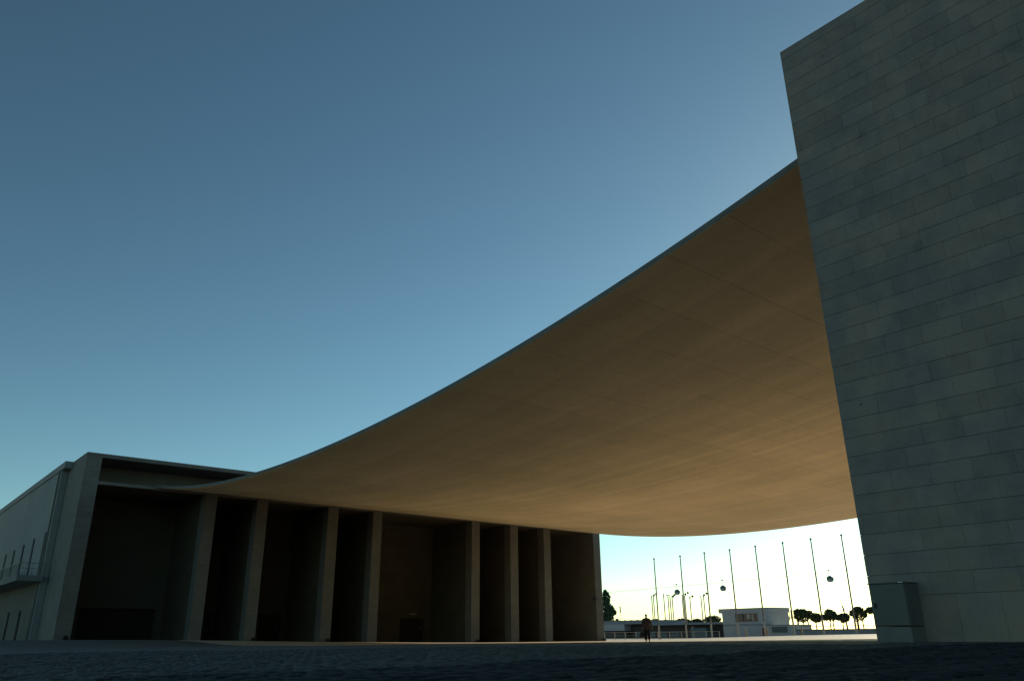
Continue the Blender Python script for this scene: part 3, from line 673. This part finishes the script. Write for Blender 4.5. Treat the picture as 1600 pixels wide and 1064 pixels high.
# ------------------------------------------------------------------ the walking person
def skin(name, V, E, m, parent, sub=2, root=0):
    me = bpy.data.meshes.new(name); me.from_pydata([v[0] for v in V], E, []); me.update()
    o = bpy.data.objects.new(name+'_tmp', me); C.objects.link(o)
    sk = o.modifiers.new('s', 'SKIN'); sk.use_smooth_shade = True; sk.branch_smoothing = .4
    sb = o.modifiers.new('u', 'SUBSURF'); sb.levels = sb.render_levels = sub
    for i, d in enumerate(me.skin_vertices[0].data):
        r = V[i][1]; d.radius = r if isinstance(r, tuple) else (r, r); d.use_root = (i == root)
    dg = bpy.context.evaluated_depsgraph_get(); dg.update()
    m2 = bpy.data.meshes.new_from_object(o.evaluated_get(dg)); m2.name = name; m2.materials.clear(); m2.materials.append(m)
    bpy.data.objects.remove(o)
    q = bpy.data.objects.new(name, m2); C.objects.link(q); q.parent = parent; return q
pz = gz(41.54, 36.05)
# local frame: -Y is the walking direction's back; the figure walks away from the camera, seen from behind
per = empty('person', (41.54, 36.05, pz), 'lone person in dark brown jacket and black trousers walking under the canopy, bag in hand', 'person', rz=R(-49))
# local +x = screen right, local +y = away
V = [((0,0,.95), (.14,.10)), ((0,.01,1.12), (.135,.09)), ((0,.0,1.32), (.16,.10)), ((0,0,1.45), (.09,.07)), ((0,.01,1.53), .052), ((0,.02,1.60), (.07,.085)), ((0,.02,1.69), (.075,.09)), ((0,.015,1.745), (.04,.05)),
     ((-.19,0,1.42), .055), ((-.235,-.02,1.18), .042), ((-.255,.02,.93), .032), ((-.258,.03,.87), (.04,.022)), ((-.258,.03,.81), (.034,.018)),
     ((.19,0,1.42), .055), ((.255,-.05,1.19), .042), ((.32,.03,.96), .032), ((.335,.05,.90), (.04,.022)), ((.345,.06,.84), (.034,.018)),
     ((-.09,0,.88), .085), ((-.10,.10,.50), .06), ((-.09,-.02,.10), .042), ((-.09,.10,.03), (.04,.03)),
     ((.09,0,.88), .085), ((.10,-.02,.50), .06), ((.12,-.16,.12), .042), ((.12,-.06,.05), (.04,.03))]
E = [(0,1),(1,2),(2,3),(3,4),(4,5),(5,6),(6,7),(3,8),(8,9),(9,10),(10,11),(11,12),(3,13),(13,14),(14,15),(15,16),(16,17),(0,18),(18,19),(19,20),(20,21),(0,22),(22,23),(23,24),(24,25)]
def finger(base, dirs, r):
    k = base; 
    for p in dirs: V.append((p, r)); E.append((k, len(V)-1)); k = len(V)-1
for i in range(4):                                       # left of picture: fingers curl round the bag's handle
    y = .00+.022*i; finger(12, [(-.262, y, .785), (-.245, y, .755-.004*(i in (1,2))), (-.228, y, .775)], .0095)
finger(11, [(-.235, -.012, .835), (-.222, -.01, .80)], .010)
for i in range(4):
    y = .03+.022*i; finger(17, [(.352, y+.0, .81), (.352, y+.005, .775-.005*(i in (1,2))), (.345, y+.01, .75)], .0095)
finger(16, [(.315, .02, .86), (.312, .018, .825)], .010)
skin('body', V, E, M['skin'], per, 2)
VJ = [((0,0,.93), (.20,.15)), ((0,.01,1.10), (.195,.15)), ((0,0,1.30), (.215,.15)), ((0,0,1.43), (.15,.11)), ((0,.01,1.50), (.068,.062)), ((-.20,0,1.42), .085), ((-.25,-.02,1.18), .075), ((-.26,.02,.93), .058), ((.20,0,1.42), .085), ((.265,-.05,1.19), .075), ((.32,.03,.96), .058), ((0,0,.84), (.195,.145))]
skin('jacket', VJ, [(0,1),(1,2),(2,3),(3,4),(3,5),(5,6),(6,7),(3,8),(8,9),(9,10),(0,11)], M['jacket'], per, 2)
VT = [((0,0,.92), (.15,.115)), ((-.095,0,.80), .125), ((-.10,.08,.50), .115), ((-.09,-.02,.10), .095), ((.095,0,.80), .125), ((.10,-.02,.50), .115), ((.12,-.14,.13), .095)]
skin('trousers', VT, [(0,1),(1,2),(2,3),(0,4),(4,5),(5,6)], M['trousers'], per, 2)
skin('shoe', [((-.09,-.06,.045), (.045,.04)), ((-.09,.12,.035), (.042,.03)), ((-.09,.19,.03), (.03,.02))], [(0,1),(1,2)], M['bagm'], per, 1)
skin('shoe', [((.12,-.21,.075), (.045,.04)), ((.12,-.05,.04), (.042,.03)), ((.12,.02,.03), (.03,.02))], [(0,1),(1,2)], M['bagm'], per, 1)
skin('hair', [((0,-.01,1.60), (.07,.075)), ((0,.005,1.69), (.082,.092)), ((0,.0,1.75), (.05,.06))], [(0,1),(1,2)], M['hair'], per, 2)
MB().tube([(0, .11, 1.635), (0, .135, 1.615), (0, .105, 1.60)], [.010, .016, .008], 6).build('nose', M['skin'], per, smooth=True)
for s in (-1, 1):
    MB().lathe(s*.085, .015, [(.008, 1.595), (.018, 1.61), (.02, 1.64), (.01, 1.66)], 8, .6, 1).build('ear', M['skin'], per, smooth=True)
    MB().lathe(s*.03, .098, [(.004, 1.652), (.011, 1.66), (.004, 1.668)], 8).build('eye', M['black'], per, smooth=True)
MB().box(-.025, .025, .095, .108, 1.573, 1.582).build('mouth', M['rust'], per)
dm = R(-49)
bag = empty('shoulder_bag', (41.54+math.cos(dm)*-.24-math.sin(dm)*.04, 36.05+math.sin(dm)*-.24+math.cos(dm)*.04, pz+.30), 'black soft bag carried low in the hand of the walking person', 'bag', rz=dm+R(20))
skin('bag_body', [((-.15,0,-.02), (.16,.12)), ((-.13,0,.16), (.20,.13)), ((-.07,0,.33), (.14,.08))], [(0,1),(1,2)], M['bagm'], bag, 2, 1)
MB().tube([(-.10, 0, .38), (-.04, 0, .455), (.0, 0, .475), (.03, 0, .455), (.04, 0, .36)], .011, 6).build('handle', M['bagm'], bag)
